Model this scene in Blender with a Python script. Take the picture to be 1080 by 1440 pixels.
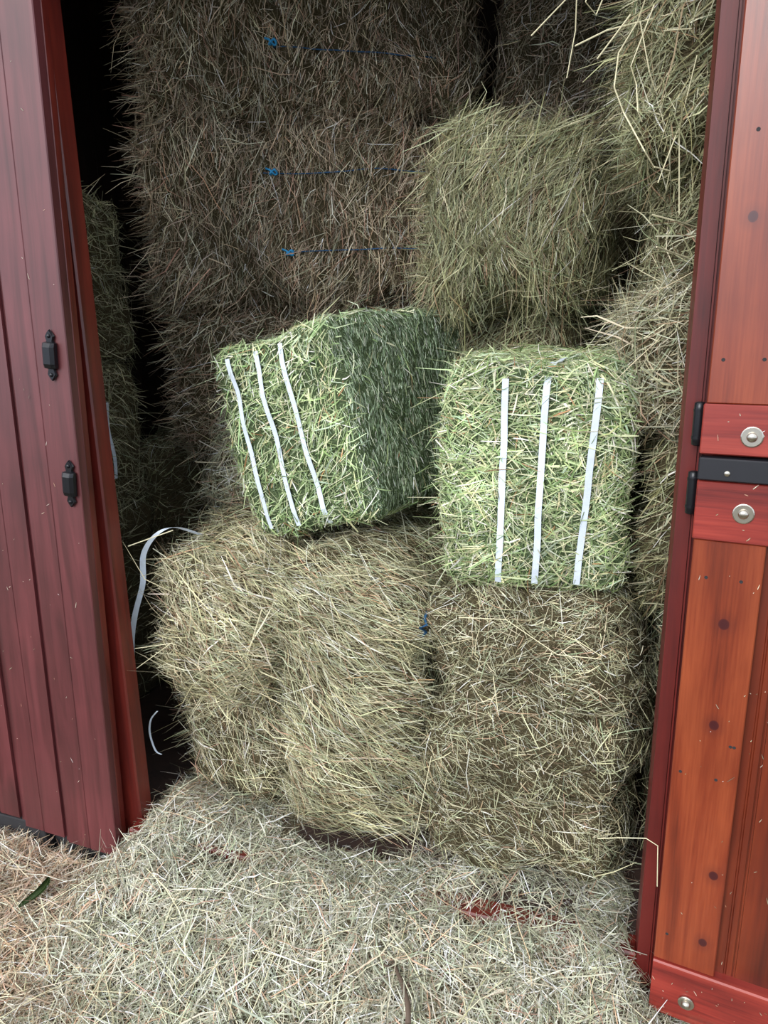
import bpy, bmesh, math, random
import numpy as np
from math import radians, sin, cos, atan, pi
from mathutils import Vector, Matrix
from mathutils.bvhtree import BVHTree

for o in list(bpy.data.objects): bpy.data.objects.remove(o)
COL = bpy.context.scene.collection
SC = bpy.context.scene
rng = np.random.default_rng(7)
random.seed(7)

# ------------------------------------------------------------------ camera
YAW, PITCH, ROLL = radians(19.3), radians(15), atan(67 / 3860)
cam_d = bpy.data.cameras.new('camera'); cam = bpy.data.objects.new('camera', cam_d); COL.objects.link(cam)
cam_d.sensor_fit = 'VERTICAL'; cam_d.sensor_height = 36.0; cam_d.lens = 26.0
cam_d.clip_start = 0.02
cam.matrix_world = Matrix.Translation((0, 0, 1.5)) @ Matrix.Rotation(YAW, 4, 'Z') @ Matrix.Rotation(pi / 2 - PITCH, 4, 'X') @ Matrix.Rotation(-ROLL, 4, 'Z')
SC.camera = cam
# ------------------------------------------------------------------ light
w = bpy.data.worlds.new('overcast_sky'); SC.world = w; w.use_nodes = True
wn = w.node_tree; wn.nodes.clear()
wo = wn.nodes.new('ShaderNodeOutputWorld'); bg = wn.nodes.new('ShaderNodeBackground')
tc = wn.nodes.new('ShaderNodeTexCoord'); sx = wn.nodes.new('ShaderNodeSeparateXYZ'); rp = wn.nodes.new('ShaderNodeValToRGB')
wn.links.new(tc.outputs['Generated'], sx.inputs[0]); wn.links.new(sx.outputs['Z'], rp.inputs[0])
rp.color_ramp.elements[0].position = 0.0; rp.color_ramp.elements[0].color = (0.76, 0.85, 1.0, 1)
rp.color_ramp.elements[1].position = 0.9; rp.color_ramp.elements[1].color = (0.92, 0.97, 1.0, 1)
wn.links.new(rp.outputs[0], bg.inputs[0]); bg.inputs[1].default_value = 1.15
wn.links.new(bg.outputs[0], wo.inputs[0])
sd = bpy.data.lights.new('hazy_sun', 'SUN'); sd.energy = 2.0; sd.angle = radians(34); sd.color = (1.0, 0.98, 0.955)
sun = bpy.data.objects.new('hazy_sun', sd); COL.objects.link(sun)
sun.rotation_euler = Vector((0.30, 0.85, -0.50)).to_track_quat('-Z', 'Y').to_euler()
SC.view_settings.view_transform = 'Standard'; SC.view_settings.look = 'None'
SC.view_settings.exposure = 0.62; SC.view_settings.gamma = 1.0; SC.view_settings.use_curve_mapping = False

# ------------------------------------------------------------------ helpers
def s2l(c):
    c = np.asarray(c, float) / 255.0
    return np.where(c <= 0.04045, c / 12.92, ((c + 0.055) / 1.055) ** 2.4)
def rgba(c): return tuple(float(v) for v in s2l(c)) + (1.0,)
def tag(o, label=None, cat=None, group=None, kind=None):
    if label: o['label'] = label
    if cat: o['category'] = cat
    if group: o['group'] = group
    if kind: o['kind'] = kind
    return o
def empty(name, loc=(0, 0, 0), rot=(0, 0, 0)):
    o = bpy.data.objects.new(name, None); COL.objects.link(o); o.location = loc; o.rotation_euler = rot
    o.empty_display_size = 0.05
    return o
def link_mesh(name, me, mat, parent=None, loc=None, rot=None):
    o = bpy.data.objects.new(name, me); COL.objects.link(o)
    if mat is not None and len(me.materials) == 0: me.materials.append(mat)
    if parent: o.parent = parent
    if loc is not None: o.location = loc
    if rot is not None: o.rotation_euler = rot
    return o
def bm_obj(name, bm, mat, parent=None, loc=None, rot=None, smooth=False):
    me = bpy.data.meshes.new(name); bmesh.ops.recalc_face_normals(bm, faces=bm.faces); bm.to_mesh(me); bm.free()
    if smooth:
        for p in me.polygons: p.use_smooth = True
    return link_mesh(name, me, mat, parent, loc, rot)
def add_box(bm, x0, x1, y0, y1, z0, z1, bev=0.0):
    r = bmesh.ops.create_cube(bm, size=1.0)['verts']
    for v in r:
        v.co = Vector((x0 + (v.co.x + .5) * (x1 - x0), y0 + (v.co.y + .5) * (y1 - y0), z0 + (v.co.z + .5) * (z1 - z0)))
    if bev:
        es = list({e for v in r for e in v.link_edges})
        bmesh.ops.bevel(bm, geom=es, offset=bev, segments=1, affect='EDGES', profile=0.6)
def box(name, dims, mat, parent=None, bev=0.0015, loc=None, rot=None):
    bm = bmesh.new(); add_box(bm, *dims, bev=bev); return bm_obj(name, bm, mat, parent, loc, rot)
def add_prism(bm, poly, z0, z1):
    """poly: list of (x,y) outline, extruded along z"""
    a = [bm.verts.new((x, y, z0)) for x, y in poly]; b = [bm.verts.new((x, y, z1)) for x, y in poly]
    n = len(poly)
    bm.faces.new(a[::-1]); bm.faces.new(b)
    for i in range(n): bm.faces.new((a[i], a[(i + 1) % n], b[(i + 1) % n], b[i]))
def add_lathe(bm, prof, axis='Z', seg=20, org=(0, 0, 0)):
    rings = []
    for r, h in prof:
        ring = []
        for k in range(seg):
            t = 2 * pi * k / seg; p = (r * cos(t), r * sin(t), h)
            if axis == 'Y': p = (p[0], p[2], p[1])
            ring.append(bm.verts.new((p[0] + org[0], p[1] + org[1], p[2] + org[2])))
        rings.append(ring)
    for a, b in zip(rings[:-1], rings[1:]):
        for k in range(seg): bm.faces.new((a[k], a[(k + 1) % seg], b[(k + 1) % seg], b[k]))
    bm.faces.new(rings[0][::-1]); bm.faces.new(rings[-1])
def add_tube(bm, pts, rad, seg=5):
    pts = [Vector(p) for p in pts]; rings = []
    for i, p in enumerate(pts):
        d = (pts[min(i + 1, len(pts) - 1)] - pts[max(i - 1, 0)]).normalized()
        u = d.cross(Vector((0.13, 0.2, 0.97)))
        if u.length < .05: u = d.cross(Vector((1, 0, 0)))
        u.normalize(); v = d.cross(u); r = rad[i] if isinstance(rad, (list, tuple)) else rad
        rings.append([bm.verts.new(p + u * r * cos(2 * pi * k / seg) + v * r * sin(2 * pi * k / seg)) for k in range(seg)])
    for a, b in zip(rings[:-1], rings[1:]):
        for k in range(seg): bm.faces.new((a[k], a[(k + 1) % seg], b[(k + 1) % seg], b[k]))
    bm.faces.new(rings[0][::-1]); bm.faces.new(rings[-1])

# ------------------------------------------------------------------ materials
def new_mat(name):
    m = bpy.data.materials.new(name); m.use_nodes = True; nt = m.node_tree; b = nt.nodes['Principled BSDF']; return m, nt, b
def plain(name, c, rough=0.6, metal=0.0):
    m, nt, b = new_mat(name)
    b.inputs['Roughness'].default_value = rough; b.inputs['Metallic'].default_value = metal
    n = nt.nodes.new('ShaderNodeTexNoise'); n.inputs['Scale'].default_value = 60; n.inputs['Detail'].default_value = 4
    r = nt.nodes.new('ShaderNodeValToRGB'); c = rgba(c)
    r.color_ramp.elements[0].color = tuple(v * .8 for v in c[:3]) + (1,); r.color_ramp.elements[1].color = tuple(min(1, v * 1.15) for v in c[:3]) + (1,)
    tcn = nt.nodes.new('ShaderNodeTexCoord'); nt.links.new(tcn.outputs['Object'], n.inputs['Vector'])
    nt.links.new(n.outputs[0], r.inputs[0]); nt.links.new(r.outputs[0], b.inputs['Base Color'])
    return m
def wood(name, c_dark, c_mid, c_light, rough=0.42, axis='Z', grain=1.0, knots=(), bump=0.12, spec=0.5, coat=0.0, sc=1.0):
    """stained wood, grain along axis of the object; knots: (x, z, radius) on the face"""
    m, nt, b = new_mat(name); L = nt.links.new
    tcn = nt.nodes.new('ShaderNodeTexCoord'); oi = nt.nodes.new('ShaderNodeObjectInfo')
    off = nt.nodes.new('ShaderNodeVectorMath'); off.operation = 'MULTIPLY_ADD'
    comb = nt.nodes.new('ShaderNodeCombineXYZ')
    for k in range(3): L(oi.outputs['Random'], comb.inputs[k])
    L(comb.outputs[0], off.inputs[0]); off.inputs[1].default_value = (7.3, 3.1, 11.0); L(tcn.outputs['Object'], off.inputs[2])
    mp = nt.nodes.new('ShaderNodeMapping'); L(off.outputs[0], mp.inputs[0])
    long_ = 1.1 * sc
    mp.inputs['Scale'].default_value = {'Z': (14 * sc, 14 * sc, long_), 'X': (long_, 14 * sc, 14 * sc)}[axis]
    n1 = nt.nodes.new('ShaderNodeTexNoise'); n1.inputs['Scale'].default_value = 1.6; n1.inputs['Detail'].default_value = 7; n1.inputs['Distortion'].default_value = 1.1; L(mp.outputs[0], n1.inputs['Vector'])
    mp2 = nt.nodes.new('ShaderNodeMapping'); L(off.outputs[0], mp2.inputs[0])
    mp2.inputs['Scale'].default_value = {'Z': (260, 260, 9), 'X': (9, 260, 260)}[axis]
    n2 = nt.nodes.new('ShaderNodeTexNoise'); n2.inputs['Scale'].default_value = 1; n2.inputs['Detail'].default_value = 3; L(mp2.outputs[0], n2.inputs['Vector'])
    mx = nt.nodes.new('ShaderNodeMath'); mx.operation = 'MULTIPLY_ADD'; L(n2.outputs[0], mx.inputs[0]); mx.inputs[1].default_value = 0.35 * grain; L(n1.outputs[0], mx.inputs[2])
    r = nt.nodes.new('ShaderNodeValToRGB'); e = r.color_ramp.elements
    e[0].position = 0.42; e[0].color = rgba(c_dark); e[1].position = 0.95; e[1].color = rgba(c_light)
    q = e.new(0.66); q.color = rgba(c_mid); L(mx.outputs[0], r.inputs[0])
    # larger patches where the stain took unevenly
    n3 = nt.nodes.new('ShaderNodeTexNoise'); n3.inputs['Scale'].default_value = 5; n3.inputs['Detail'].default_value = 5; L(off.outputs[0], n3.inputs['Vector'])
    r3 = nt.nodes.new('ShaderNodeValToRGB'); r3.color_ramp.elements[0].position = .3; r3.color_ramp.elements[0].color = (.72, .68, .7, 1); r3.color_ramp.elements[1].position = .62; r3.color_ramp.elements[1].color = (1, 1, 1, 1); L(n3.outputs[0], r3.inputs[0])
    mm = nt.nodes.new('ShaderNodeMix'); mm.data_type = 'RGBA'; mm.blend_type = 'MULTIPLY'; mm.inputs[0].default_value = 1
    L(r.outputs[0], mm.inputs[6]); L(r3.outputs[0], mm.inputs[7]); cur = mm.outputs[2]
    for (kx, kz, kr) in knots:
        vs = nt.nodes.new('ShaderNodeVectorMath'); vs.operation = 'SUBTRACT'; L(tcn.outputs['Object'], vs.inputs[0]); vs.inputs[1].default_value = (kx, 0, kz)
        sc_ = nt.nodes.new('ShaderNodeVectorMath'); sc_.operation = 'MULTIPLY'; L(vs.outputs[0], sc_.inputs[0]); sc_.inputs[1].default_value = (1, 0, 0.85)
        ln = nt.nodes.new('ShaderNodeVectorMath'); ln.operation = 'LENGTH'; L(sc_.outputs[0], ln.inputs[0])
        dv = nt.nodes.new('ShaderNodeMath'); dv.operation = 'DIVIDE'; L(ln.outputs['Value'], dv.inputs[0]); dv.inputs[1].default_value = kr * 3
        rr = nt.nodes.new('ShaderNodeValToRGB'); ee = rr.color_ramp.elements
        ee[0].position = 0.2; ee[0].color = (1, 1, 1, 1); ee[1].position = 1.0; ee[1].color = (0, 0, 0, 1)
        q = ee.new(.31); q.color = (.9, .9, .9, 1); q = ee.new(.36); q.color = (.28, .28, .28, 1)
        L(dv.outputs[0], rr.inputs[0])
        mk = nt.nodes.new('ShaderNodeMix'); mk.data_type = 'RGBA'; L(rr.outputs[0], mk.inputs[0]); L(cur, mk.inputs[6]); mk.inputs[7].default_value = rgba((62, 18, 22)); cur = mk.outputs[2]
    L(cur, b.inputs['Base Color'])
    b.inputs['Roughness'].default_value = rough; b.inputs['Specular IOR Level'].default_value = spec; b.inputs['Coat Weight'].default_value = coat; b.inputs['Coat Roughness'].default_value = .3
    bp = nt.nodes.new('ShaderNodeBump'); bp.inputs['Strength'].default_value = bump; bp.inputs['Distance'].default_value = .002; L(mx.outputs[0], bp.inputs['Height']); L(bp.outputs[0], b.inputs['Normal'])
    return m
def straw_mat(name, rough=0.55, trans=0.25):
    m, nt, b = new_mat(name); L = nt.links.new
    a = nt.nodes.new('ShaderNodeAttribute'); a.attribute_name = 'tint'
    L(a.outputs['Color'], b.inputs['Base Color']); b.inputs['Roughness'].default_value = rough; b.inputs['Specular IOR Level'].default_value = .35
    t = nt.nodes.new('ShaderNodeBsdfTranslucent'); L(a.outputs['Color'], t.inputs['Color'])
    ms = nt.nodes.new('ShaderNodeMixShader'); ms.inputs[0].default_value = trans
    L(b.outputs[0], ms.inputs[1]); L(t.outputs[0], ms.inputs[2]); L(ms.outputs[0], nt.nodes['Material Output'].inputs[0])
    return m
def hay_core_mat(name, c0, c1):
    m, nt, b = new_mat(name); L = nt.links.new
    tcn = nt.nodes.new('ShaderNodeTexCoord'); mp = nt.nodes.new('ShaderNodeMapping'); L(tcn.outputs['Object'], mp.inputs[0]); mp.inputs['Scale'].default_value = (1, 1, 3); mp.inputs['Rotation'].default_value = (.4, .6, .3)
    n = nt.nodes.new('ShaderNodeTexNoise'); n.inputs['Scale'].default_value = 90; n.inputs['Detail'].default_value = 6; n.inputs['Distortion'].default_value = 2.5; L(mp.outputs[0], n.inputs['Vector'])
    r = nt.nodes.new('ShaderNodeValToRGB'); r.color_ramp.elements[0].position = .35; r.color_ramp.elements[0].color = rgba(c0); r.color_ramp.elements[1].position = .7; r.color_ramp.elements[1].color = rgba(c1)
    L(n.outputs[0], r.inputs[0]); L(r.outputs[0], b.inputs['Base Color']); b.inputs['Roughness'].default_value = .9; b.inputs['Specular IOR Level'].default_value = .1
    bp = nt.nodes.new('ShaderNodeBump'); bp.inputs['Distance'].default_value = .01; L(n.outputs[0], bp.inputs['Height']); L(bp.outputs[0], b.inputs['Normal'])
    return m

M_STRAW = straw_mat('dry_hay_straw')
M_GREEN = straw_mat('green_hay_straw', .5, .3)
M_CORE = hay_core_mat('packed_hay', (64, 56, 40), (116, 106, 80))  # darker than the straw: shade between the strands put into the colour
M_CORE_G = hay_core_mat('packed_green_hay', (66, 80, 56), (120, 138, 98))
M_SOIL = hay_core_mat('littered_soil', (64, 56, 42), (116, 106, 86))
RED_D, RED_M, RED_L = (78, 20, 17), (122, 38, 30), (146, 52, 40)
M_OUT = wood('outside_stained_wood', (72, 26, 28), (95, 41, 44), (110, 53, 56), rough=.5, grain=.45, spec=.55, coat=.22)
M_OUTX = wood('frame_stained_wood', (74, 20, 16), (104, 32, 24), (126, 46, 34), rough=.4, grain=.6, spec=.5, coat=.1)
M_JAMB = wood('jamb_dark_stained_wood', (66, 14, 14), (98, 26, 22), (114, 34, 28), rough=.45, grain=.6)
M_DARKW = wood('shed_inside_wood', (34, 22, 18), (50, 33, 27), (62, 42, 34), rough=.8)  # extra dark: shade in gaps under and behind bales put into the colour
M_RAIL = wood('rail_red_wood', (88, 22, 20), (136, 44, 36), (166, 66, 52), rough=.38, axis='X', grain=1.0, coat=.15)
M_GROOVE = wood('boarding_orange_wood', (74, 24, 13), (104, 38, 19), (130, 54, 25), rough=.35, grain=.7, coat=.25, sc=.7)
M_IRON = plain('black_iron', (22, 23, 28), .3, .3)
M_BAR = plain('black_painted_bar', (22, 23, 30), .42, .0)
M_STEEL = plain('zinc_bolt', (196, 190, 178), .28, 1.0)
M_STRAP = plain('white_strap', (204, 214, 226), .45)
M_TWINE = plain('blue_twine', (24, 74, 112), .6)
M_KNOT = plain('bright_blue_twine', (50, 150, 205), .6)
M_LEAF = plain('green_leaf', (62, 84, 40), .5)
M_TWIG = plain('brown_twig', (92, 76, 64), .8)
M_RUBBER = plain('black_bearer', (34, 33, 36), .8)
M_ROOF = plain('dark_roof_board', (46, 34, 30), .85)
M_EARTH = hay_core_mat('bare_ground', (96, 88, 68), (130, 120, 96))

# ------------------------------------------------------------------ strand engine
def snoise(p, f, seed):
    r = np.random.default_rng(seed); out = np.zeros(len(p))
    for k in range(5):
        d = r.normal(size=3) * f * (1 + .5 * k); out += np.sin(p @ d + r.uniform(0, 6.28)) / (1 + .5 * k)
    return out / 2.2
def norm(v): return v / np.maximum(np.linalg.norm(v, axis=-1, keepdims=True), 1e-9)
def palette(n, cols, wts, r, var=.16):
    c = s2l(np.array(cols, float)); idx = r.choice(len(cols), n, p=np.array(wts) / sum(wts))
    out = c[idx] * np.exp(r.normal(0, var, (n, 1))) * (1 + r.normal(0, .04, (n, 3)))
    return np.clip(out, .01, .9)
def ribbons(name, P, D, S, L, W, B, col, mat, parent=None, nseg=3, kink=.0, r=rng):
    """P start, D direction, S ribbon side, L length, W width, B bend vector"""
    n = len(P); t = np.linspace(0, 1, nseg + 1)
    pts = P[:, None] + D[:, None] * (L[:, None] * t)[..., None] + B[:, None] * (t ** 2)[None, :, None] * L[:, None, None]
    if kink: 
        k = r.normal(0, 1, (n, nseg + 1, 3)) * (kink * L)[:, None, None]; k[:, 0] = 0; pts = pts + k
    wd = W[:, None] * (np.array([.75] + [1.0] * (nseg - 1) + [.35]))[None]
    off = S[:, None] * wd[..., None] * .5
    V = np.stack([pts - off, pts + off], 2).reshape(-1, 3)
    base = (np.arange(n) * (nseg + 1) * 2)[:, None]; s = np.arange(nseg)[None] * 2
    F = np.stack([base + s, base + s + 1, base + s + 3, base + s + 2], -1).reshape(-1)
    me = bpy.data.meshes.new(name); me.vertices.add(len(V)); me.vertices.foreach_set('co', V.astype(np.float32).ravel())
    nf = n * nseg; me.loops.add(nf * 4); me.loops.foreach_set('vertex_index', F.astype(np.int32))
    me.polygons.add(nf); me.polygons.foreach_set('loop_start', (np.arange(nf) * 4).astype(np.int32))
    me.update(calc_edges=True)
    at = me.attributes.new('tint', 'FLOAT_COLOR', 'POINT')
    c4 = np.ones((n, (nseg + 1) * 2, 4), np.float32); c4[:, :, :3] = col[:, None]
    at.data.foreach_set('color', c4.ravel())
    return link_mesh(name, me, mat, parent)
def core_mesh(dims, lump, seed, rnd=.06, res=.025, flakes=0., fl_axis=2, sag=0.):
    """a packed block: rounded box with bulges; returns verts, quads. origin at the middle of the base"""
    w, d, h = dims; V = []; Fq = []; key = {}
    hs = np.array([w / 2, d / 2, h / 2])
    for ax in range(3):
        for sg in (-1, 1):
            u, v = [(1, 2), (2, 0), (0, 1)][ax]
            nu = max(3, int(2 * hs[u] / res)); nv = max(3, int(2 * hs[v] / res))
            gi = np.zeros((nu + 1, nv + 1), int)
            for i in range(nu + 1):
                for j in range(nv + 1):
                    p = [0, 0, 0]; p[ax] = sg * hs[ax]; p[u] = -hs[u] + 2 * hs[u] * i / nu; p[v] = -hs[v] + 2 * hs[v] * j / nv
                    k = tuple(round(c, 4) for c in p)
                    if k not in key: key[k] = len(V); V.append(p)
                    gi[i, j] = key[k]
            for i in range(nu):
                for j in range(nv):
                    q = [gi[i, j], gi[i + 1, j], gi[i + 1, j + 1], gi[i, j + 1]]
                    Fq.append(q if sg > 0 else q[::-1])
    V = np.array(V, float)
    inner = np.clip(V, -(hs - rnd), hs - rnd); dlt = V - inner; dn = norm(dlt)
    V2 = inner + dn * rnd * np.minimum(1, np.linalg.norm(dlt, axis=1, keepdims=True) / rnd)
    lump *= 1.25; lmp = snoise(V, 8, seed) * lump + snoise(V, 24, seed + 1) * lump * .5 + snoise(V, 60, seed + 2) * lump * .28
    if flakes: lmp += -np.abs(np.sin(V[:, fl_axis] * pi / flakes + snoise(V, 4, seed + 3))) ** 8 * lump * 1.2
    V2 = V2 + dn * lmp[:, None]
    if sag: V2[:, 0] *= 1 + sag * (1 - np.abs(V2[:, 2]) / hs[2])
    V2[:, 2] += hs[2]
    return V2, np.array(Fq)
def sample(V, F, n, Mt, r, back=.12):
    """n random surface points, world normals; favour the sides seen from outside"""
    a, b, c, d = (V[F[:, i]] for i in range(4))
    fn = np.cross(c - a, d - b); area = np.linalg.norm(fn, axis=1) * .5; fn = norm(fn)
    R3 = np.array(Mt.to_3x3()); tr = np.array(Mt.translation)
    wn_ = fn @ R3.T; wc = ((a + c) * .5) @ R3.T + tr
    view = norm(np.array([0, 0, 1.5]) - wc); vis = (wn_ * view).sum(1)
    wt = area * np.where(vis > -.12, 1, back)
    i = r.choice(len(F), n, p=wt / wt.sum()); s, t = r.random((2, n, 1))
    P = (a[i] * (1 - s) + b[i] * s) * (1 - t) + (d[i] * (1 - s) + c[i] * s) * t
    # smooth normals
    vn = np.zeros_like(V)
    for k in range(4): np.add.at(vn, F[:, k], fn * area[:, None])
    vn = norm(vn); N = (vn[F[i, 0]] * (1 - s) + vn[F[i, 1]] * s) * (1 - t) + (vn[F[i, 3]] * (1 - s) + vn[F[i, 2]] * s) * t
    return P, norm(N)
def lay(P, N, grain, spread, swirl, lift, L, W, r, seed, stick=.06, sticklift=.7, depth=.011, droop=.0):
    n = len(P); g = np.tile(np.array(grain, float), (n, 1))
    t = g - (g * N).sum(1, keepdims=True) * N
    bad = np.linalg.norm(t, axis=1) < .25
    alt = np.array([0.3, .9, .2]); t[bad] = alt - (N[bad] @ alt)[:, None] * N[bad]
    t = norm(t); b = np.cross(N, t)
    th = swirl * snoise(P, 7, seed) + .45 * snoise(P, 26, seed + 7) + r.normal(0, spread, n) * np.where(r.random(n) < .25, 1.8, 1)
    D = np.cos(th)[:, None] * t + np.sin(th)[:, None] * b
    D *= np.where(r.random(n) < .5, 1, -1)[:, None]
    lf = np.abs(r.normal(0, lift, n)); st = r.random(n) < stick; lf[st] = np.abs(r.normal(0, sticklift, st.sum()))
    D = norm(D + N * lf[:, None])
    S = np.cross(D, N); S = norm(S + N * r.normal(0, .55, (n, 1)))
    start = P - D * (L * np.where(st, .15, .5))[:, None] + N * (r.uniform(-depth, depth * .7, n))[:, None]
    B = -N * (lf * .35 + .04)[:, None] + r.normal(0, .09, (n, 3)); B[:, 2] -= droop * st
    return start, D, S, B

OLD = ([(226, 221, 192), (200, 196, 166), (166, 162, 134), (122, 114, 90), (170, 178, 154), (174, 144, 122), (246, 241, 218)], [3.2, 4, 3.6, 2.2, 2.4, 1.2, 1.7])
BACK = ([(222, 208, 180), (190, 174, 148), (156, 140, 116), (112, 98, 78), (166, 164, 142), (170, 136, 114), (240, 230, 206)], [2.8, 4, 3.6, 2.2, 1.8, 1.8, .9])
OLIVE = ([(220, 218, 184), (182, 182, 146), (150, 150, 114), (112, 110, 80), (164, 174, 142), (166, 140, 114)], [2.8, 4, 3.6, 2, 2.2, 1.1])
FRESH = ([(216, 226, 190), (184, 204, 158), (154, 178, 128), (122, 146, 98), (232, 232, 190), (196, 214, 190), (176, 138, 104)], [4, 4.5, 3.6, 2.2, 2.2, 2.4, .35])
FRESHCUT = ([(186, 200, 172), (158, 178, 146), (126, 146, 114), (208, 220, 196), (232, 236, 214)], [4, 5, 3.6, 2, 1])  # brightened to make up for the little light the cut side gets
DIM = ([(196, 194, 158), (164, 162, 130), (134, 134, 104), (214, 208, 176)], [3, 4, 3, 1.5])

CORES = {}
def bale(name, label, pos, dims, rot=(0, 0, 0), n=6000, pal=OLD, grain=(1, 0, 0), spread=.45, swirl=.5, lift=.12, Lr=(.03, .12), Wr=(.0014, .0032),
         stick=.05, seed=1, mat=None, core=None, lump=.012, rnd=.05, flakes=0., fl_axis=2, group='hay bales stacked in the shed', sag=0., part_n=0, part=None, sticklift=.7, droop=0., cull=None, tm=(1, 1, 1), fringe=0, fside=-1):
    r = np.random.default_rng(seed)
    root = empty(name, pos, rot); tag(root, label, 'hay bale', group)
    Mt = Matrix.LocRotScale(Vector(pos), __import__('mathutils').Euler(rot), None)
    V, F = core_mesh(dims, lump, seed, rnd=rnd, flakes=flakes, fl_axis=fl_axis, sag=sag)
    me = bpy.data.meshes.new('packed_hay'); me.from_pydata(V.tolist(), [], F.tolist()); me.update()
    for p in me.polygons: p.use_smooth = True
    link_mesh('packed_hay', me, core or M_CORE, root)
    n = int(n * 1.55); P, N = sample(V, F, n, Mt, r)
    if cull is not None:
        k = cull(P, N, r); P = P[k]; N = N[k]; n = len(P)
    L = r.gamma(4, .25, n).clip(.4, 2.4) * (Lr[0] + Lr[1]) / 2; W = r.uniform(Wr[0], Wr[1], n) * r.choice([.55, .8, 1.15], n, p=[.45, .35, .2])
    s, D, S, B = lay(P, N, grain, spread, swirl, lift, L, W, r, seed, stick, sticklift, droop=droop)
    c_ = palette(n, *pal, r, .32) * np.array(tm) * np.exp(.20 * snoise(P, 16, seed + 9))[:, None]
    if fringe:
        # ends of the stems standing out of the cut end of the bale
        Pf, Nf = sample(V, F, fringe * 14, Mt, r, back=1)
        kf = fside * Pf[:, 0] > dims[0] * .40; Pf, Nf = Pf[kf][:fringe], Nf[kf][:fringe]; m_ = len(Pf)
        Df = norm(Nf * .35 + np.array([fside * .9, -.25, -.1]) + .35 * np.stack([snoise(Pf, 9, seed + q) for q in (31, 32, 33)], -1) + r.normal(0, .22, (m_, 3)))
        Lf = r.gamma(4, .25, m_).clip(.4, 2.2) * .075
        Sf = norm(np.cross(Df, r.normal(0, 1, (m_, 3))))
        s = np.concatenate([s, Pf - Df * Lf[:, None] * .35]); D = np.concatenate([D, Df]); S = np.concatenate([S, Sf]); L = np.concatenate([L, Lf])
        W = np.concatenate([W, r.uniform(.0011, .0027, m_)]); Bf = r.normal(0, .1, (m_, 3)); Bf[:, 2] -= .12; B = np.concatenate([B, Bf]); c_ = np.concatenate([c_, palette(m_, *pal, r, .3) * np.array(tm)])
    o = ribbons('straw', s, D, S, L, W, B, c_, mat or M_STRAW, root, nseg=2 if Lr[1] < .125 else 3, kink=.035, r=r)
    tag(o, kind='stuff')
    bv = BVHTree.FromPolygons([Vector(v) for v in V], F.tolist())
    return root, bv, Mt
def on_surface(bv, pts_dirs, off):
    out = []
    for p, d in pts_dirs:
        h = bv.ray_cast(Vector(p), Vector(d))
        if h[0] is not None: out.append((h[0] + h[1] * off, h[1]))
    return out
def strip(name, pn, width, side, mat, parent, thick=.0012, curve=None):
    """flat strap following points with normals; side = direction of the width"""
    bm = bmesh.new(); rows = []
    for i, (p, nrm) in enumerate(pn):
        nn = Vector((0, 0, 0))
        for k in range(-3, 4):
            nn += pn[min(max(i + k, 0), len(pn) - 1)][1]
        nn.normalize(); t = Vector(side) - nn * nn.dot(Vector(side)); t.normalize()
        rows.append([bm.verts.new(p + t * width * a + nn * thick * b) for a, b in ((-.5, 0), (.5, 0), (.5, 1), (-.5, 1))])
    for a, b in zip(rows[:-1], rows[1:]):
        for k in range(4): bm.faces.new((a[k], a[(k + 1) % 4], b[(k + 1) % 4], b[k]))
    bm.faces.new(rows[0][::-1]); bm.faces.new(rows[-1])
    return bm_obj(name, bm, mat, parent)
def smooth_pts(pn, k=3):
    out = []
    for i in range(len(pn)):
        a = [pn[min(max(i + j, 0), len(pn) - 1)][0] for j in range(-k, k + 1)]
        out.append((sum(a, Vector((0, 0, 0))) / len(a), pn[i][1]))
    return out

# ------------------------------------------------------------------ setting
FZ = .20            # shed floor
g = box('ground', (-9, 9, -9, 9, -.1, 0.0), M_EARTH, bev=0); tag(g, kind='structure')
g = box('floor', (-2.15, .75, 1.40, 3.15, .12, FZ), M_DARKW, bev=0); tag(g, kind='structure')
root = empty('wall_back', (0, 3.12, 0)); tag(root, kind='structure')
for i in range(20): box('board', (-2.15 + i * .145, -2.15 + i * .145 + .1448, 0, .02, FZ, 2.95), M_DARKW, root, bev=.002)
box('light_stop_sheet', (-2.17, .77, .021, .03, .1, 2.95), M_ROOF, root, bev=0)  # unseen sheet added behind the boards to stop light leaking through
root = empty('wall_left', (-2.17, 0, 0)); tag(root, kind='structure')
box('light_stop_sheet', (-.03, -.021, 1.42, 3.15, .1, 2.95), M_ROOF, root, bev=0)  # unseen sheet added to keep light out of the side board gaps
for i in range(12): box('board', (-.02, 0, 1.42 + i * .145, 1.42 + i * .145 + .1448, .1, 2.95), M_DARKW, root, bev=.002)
g = box('wall_right', (.75, .77, 1.42, 3.15, .1, 2.95), M_DARKW, bev=0); tag(g, kind='structure')
g = box('ceiling', (-2.3, .95, 1.36, 3.3, 2.95, 2.99), M_ROOF, bev=0); tag(g, kind='structure')
root = empty('wall_front', (0, 0, 0)); tag(root, kind='structure')
box('header', (-2.17, .77, 1.39, 1.43, 2.5, 2.95), M_OUTX, root)
box('board', (.165, .77, 1.39, 1.42, .1, 2.5), M_OUT, root)
box('board', (-2.17, -1.86, 1.39, 1.42, .1, 2.5), M_OUT, root)
g = box('trim_1', (-1.20, .07, 1.345, 1.40, .10, .203), M_OUTX, bev=.004); tag(g, kind='structure'); tag(g, label='red stained door sill almost buried under loose hay')

# left jamb post seen behind the closed left leaf
root = empty('trim_2', (-1.19, 1.388, 0)); tag(root, kind='structure')
add = bmesh.new(); add_prism(add, [(-.06, 0), (-.004, 0), (0, .004), (0, .047), (-.06, .047)], 1e-1, 2.5); bm_obj('post', add, M_OUTX, root)
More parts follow.
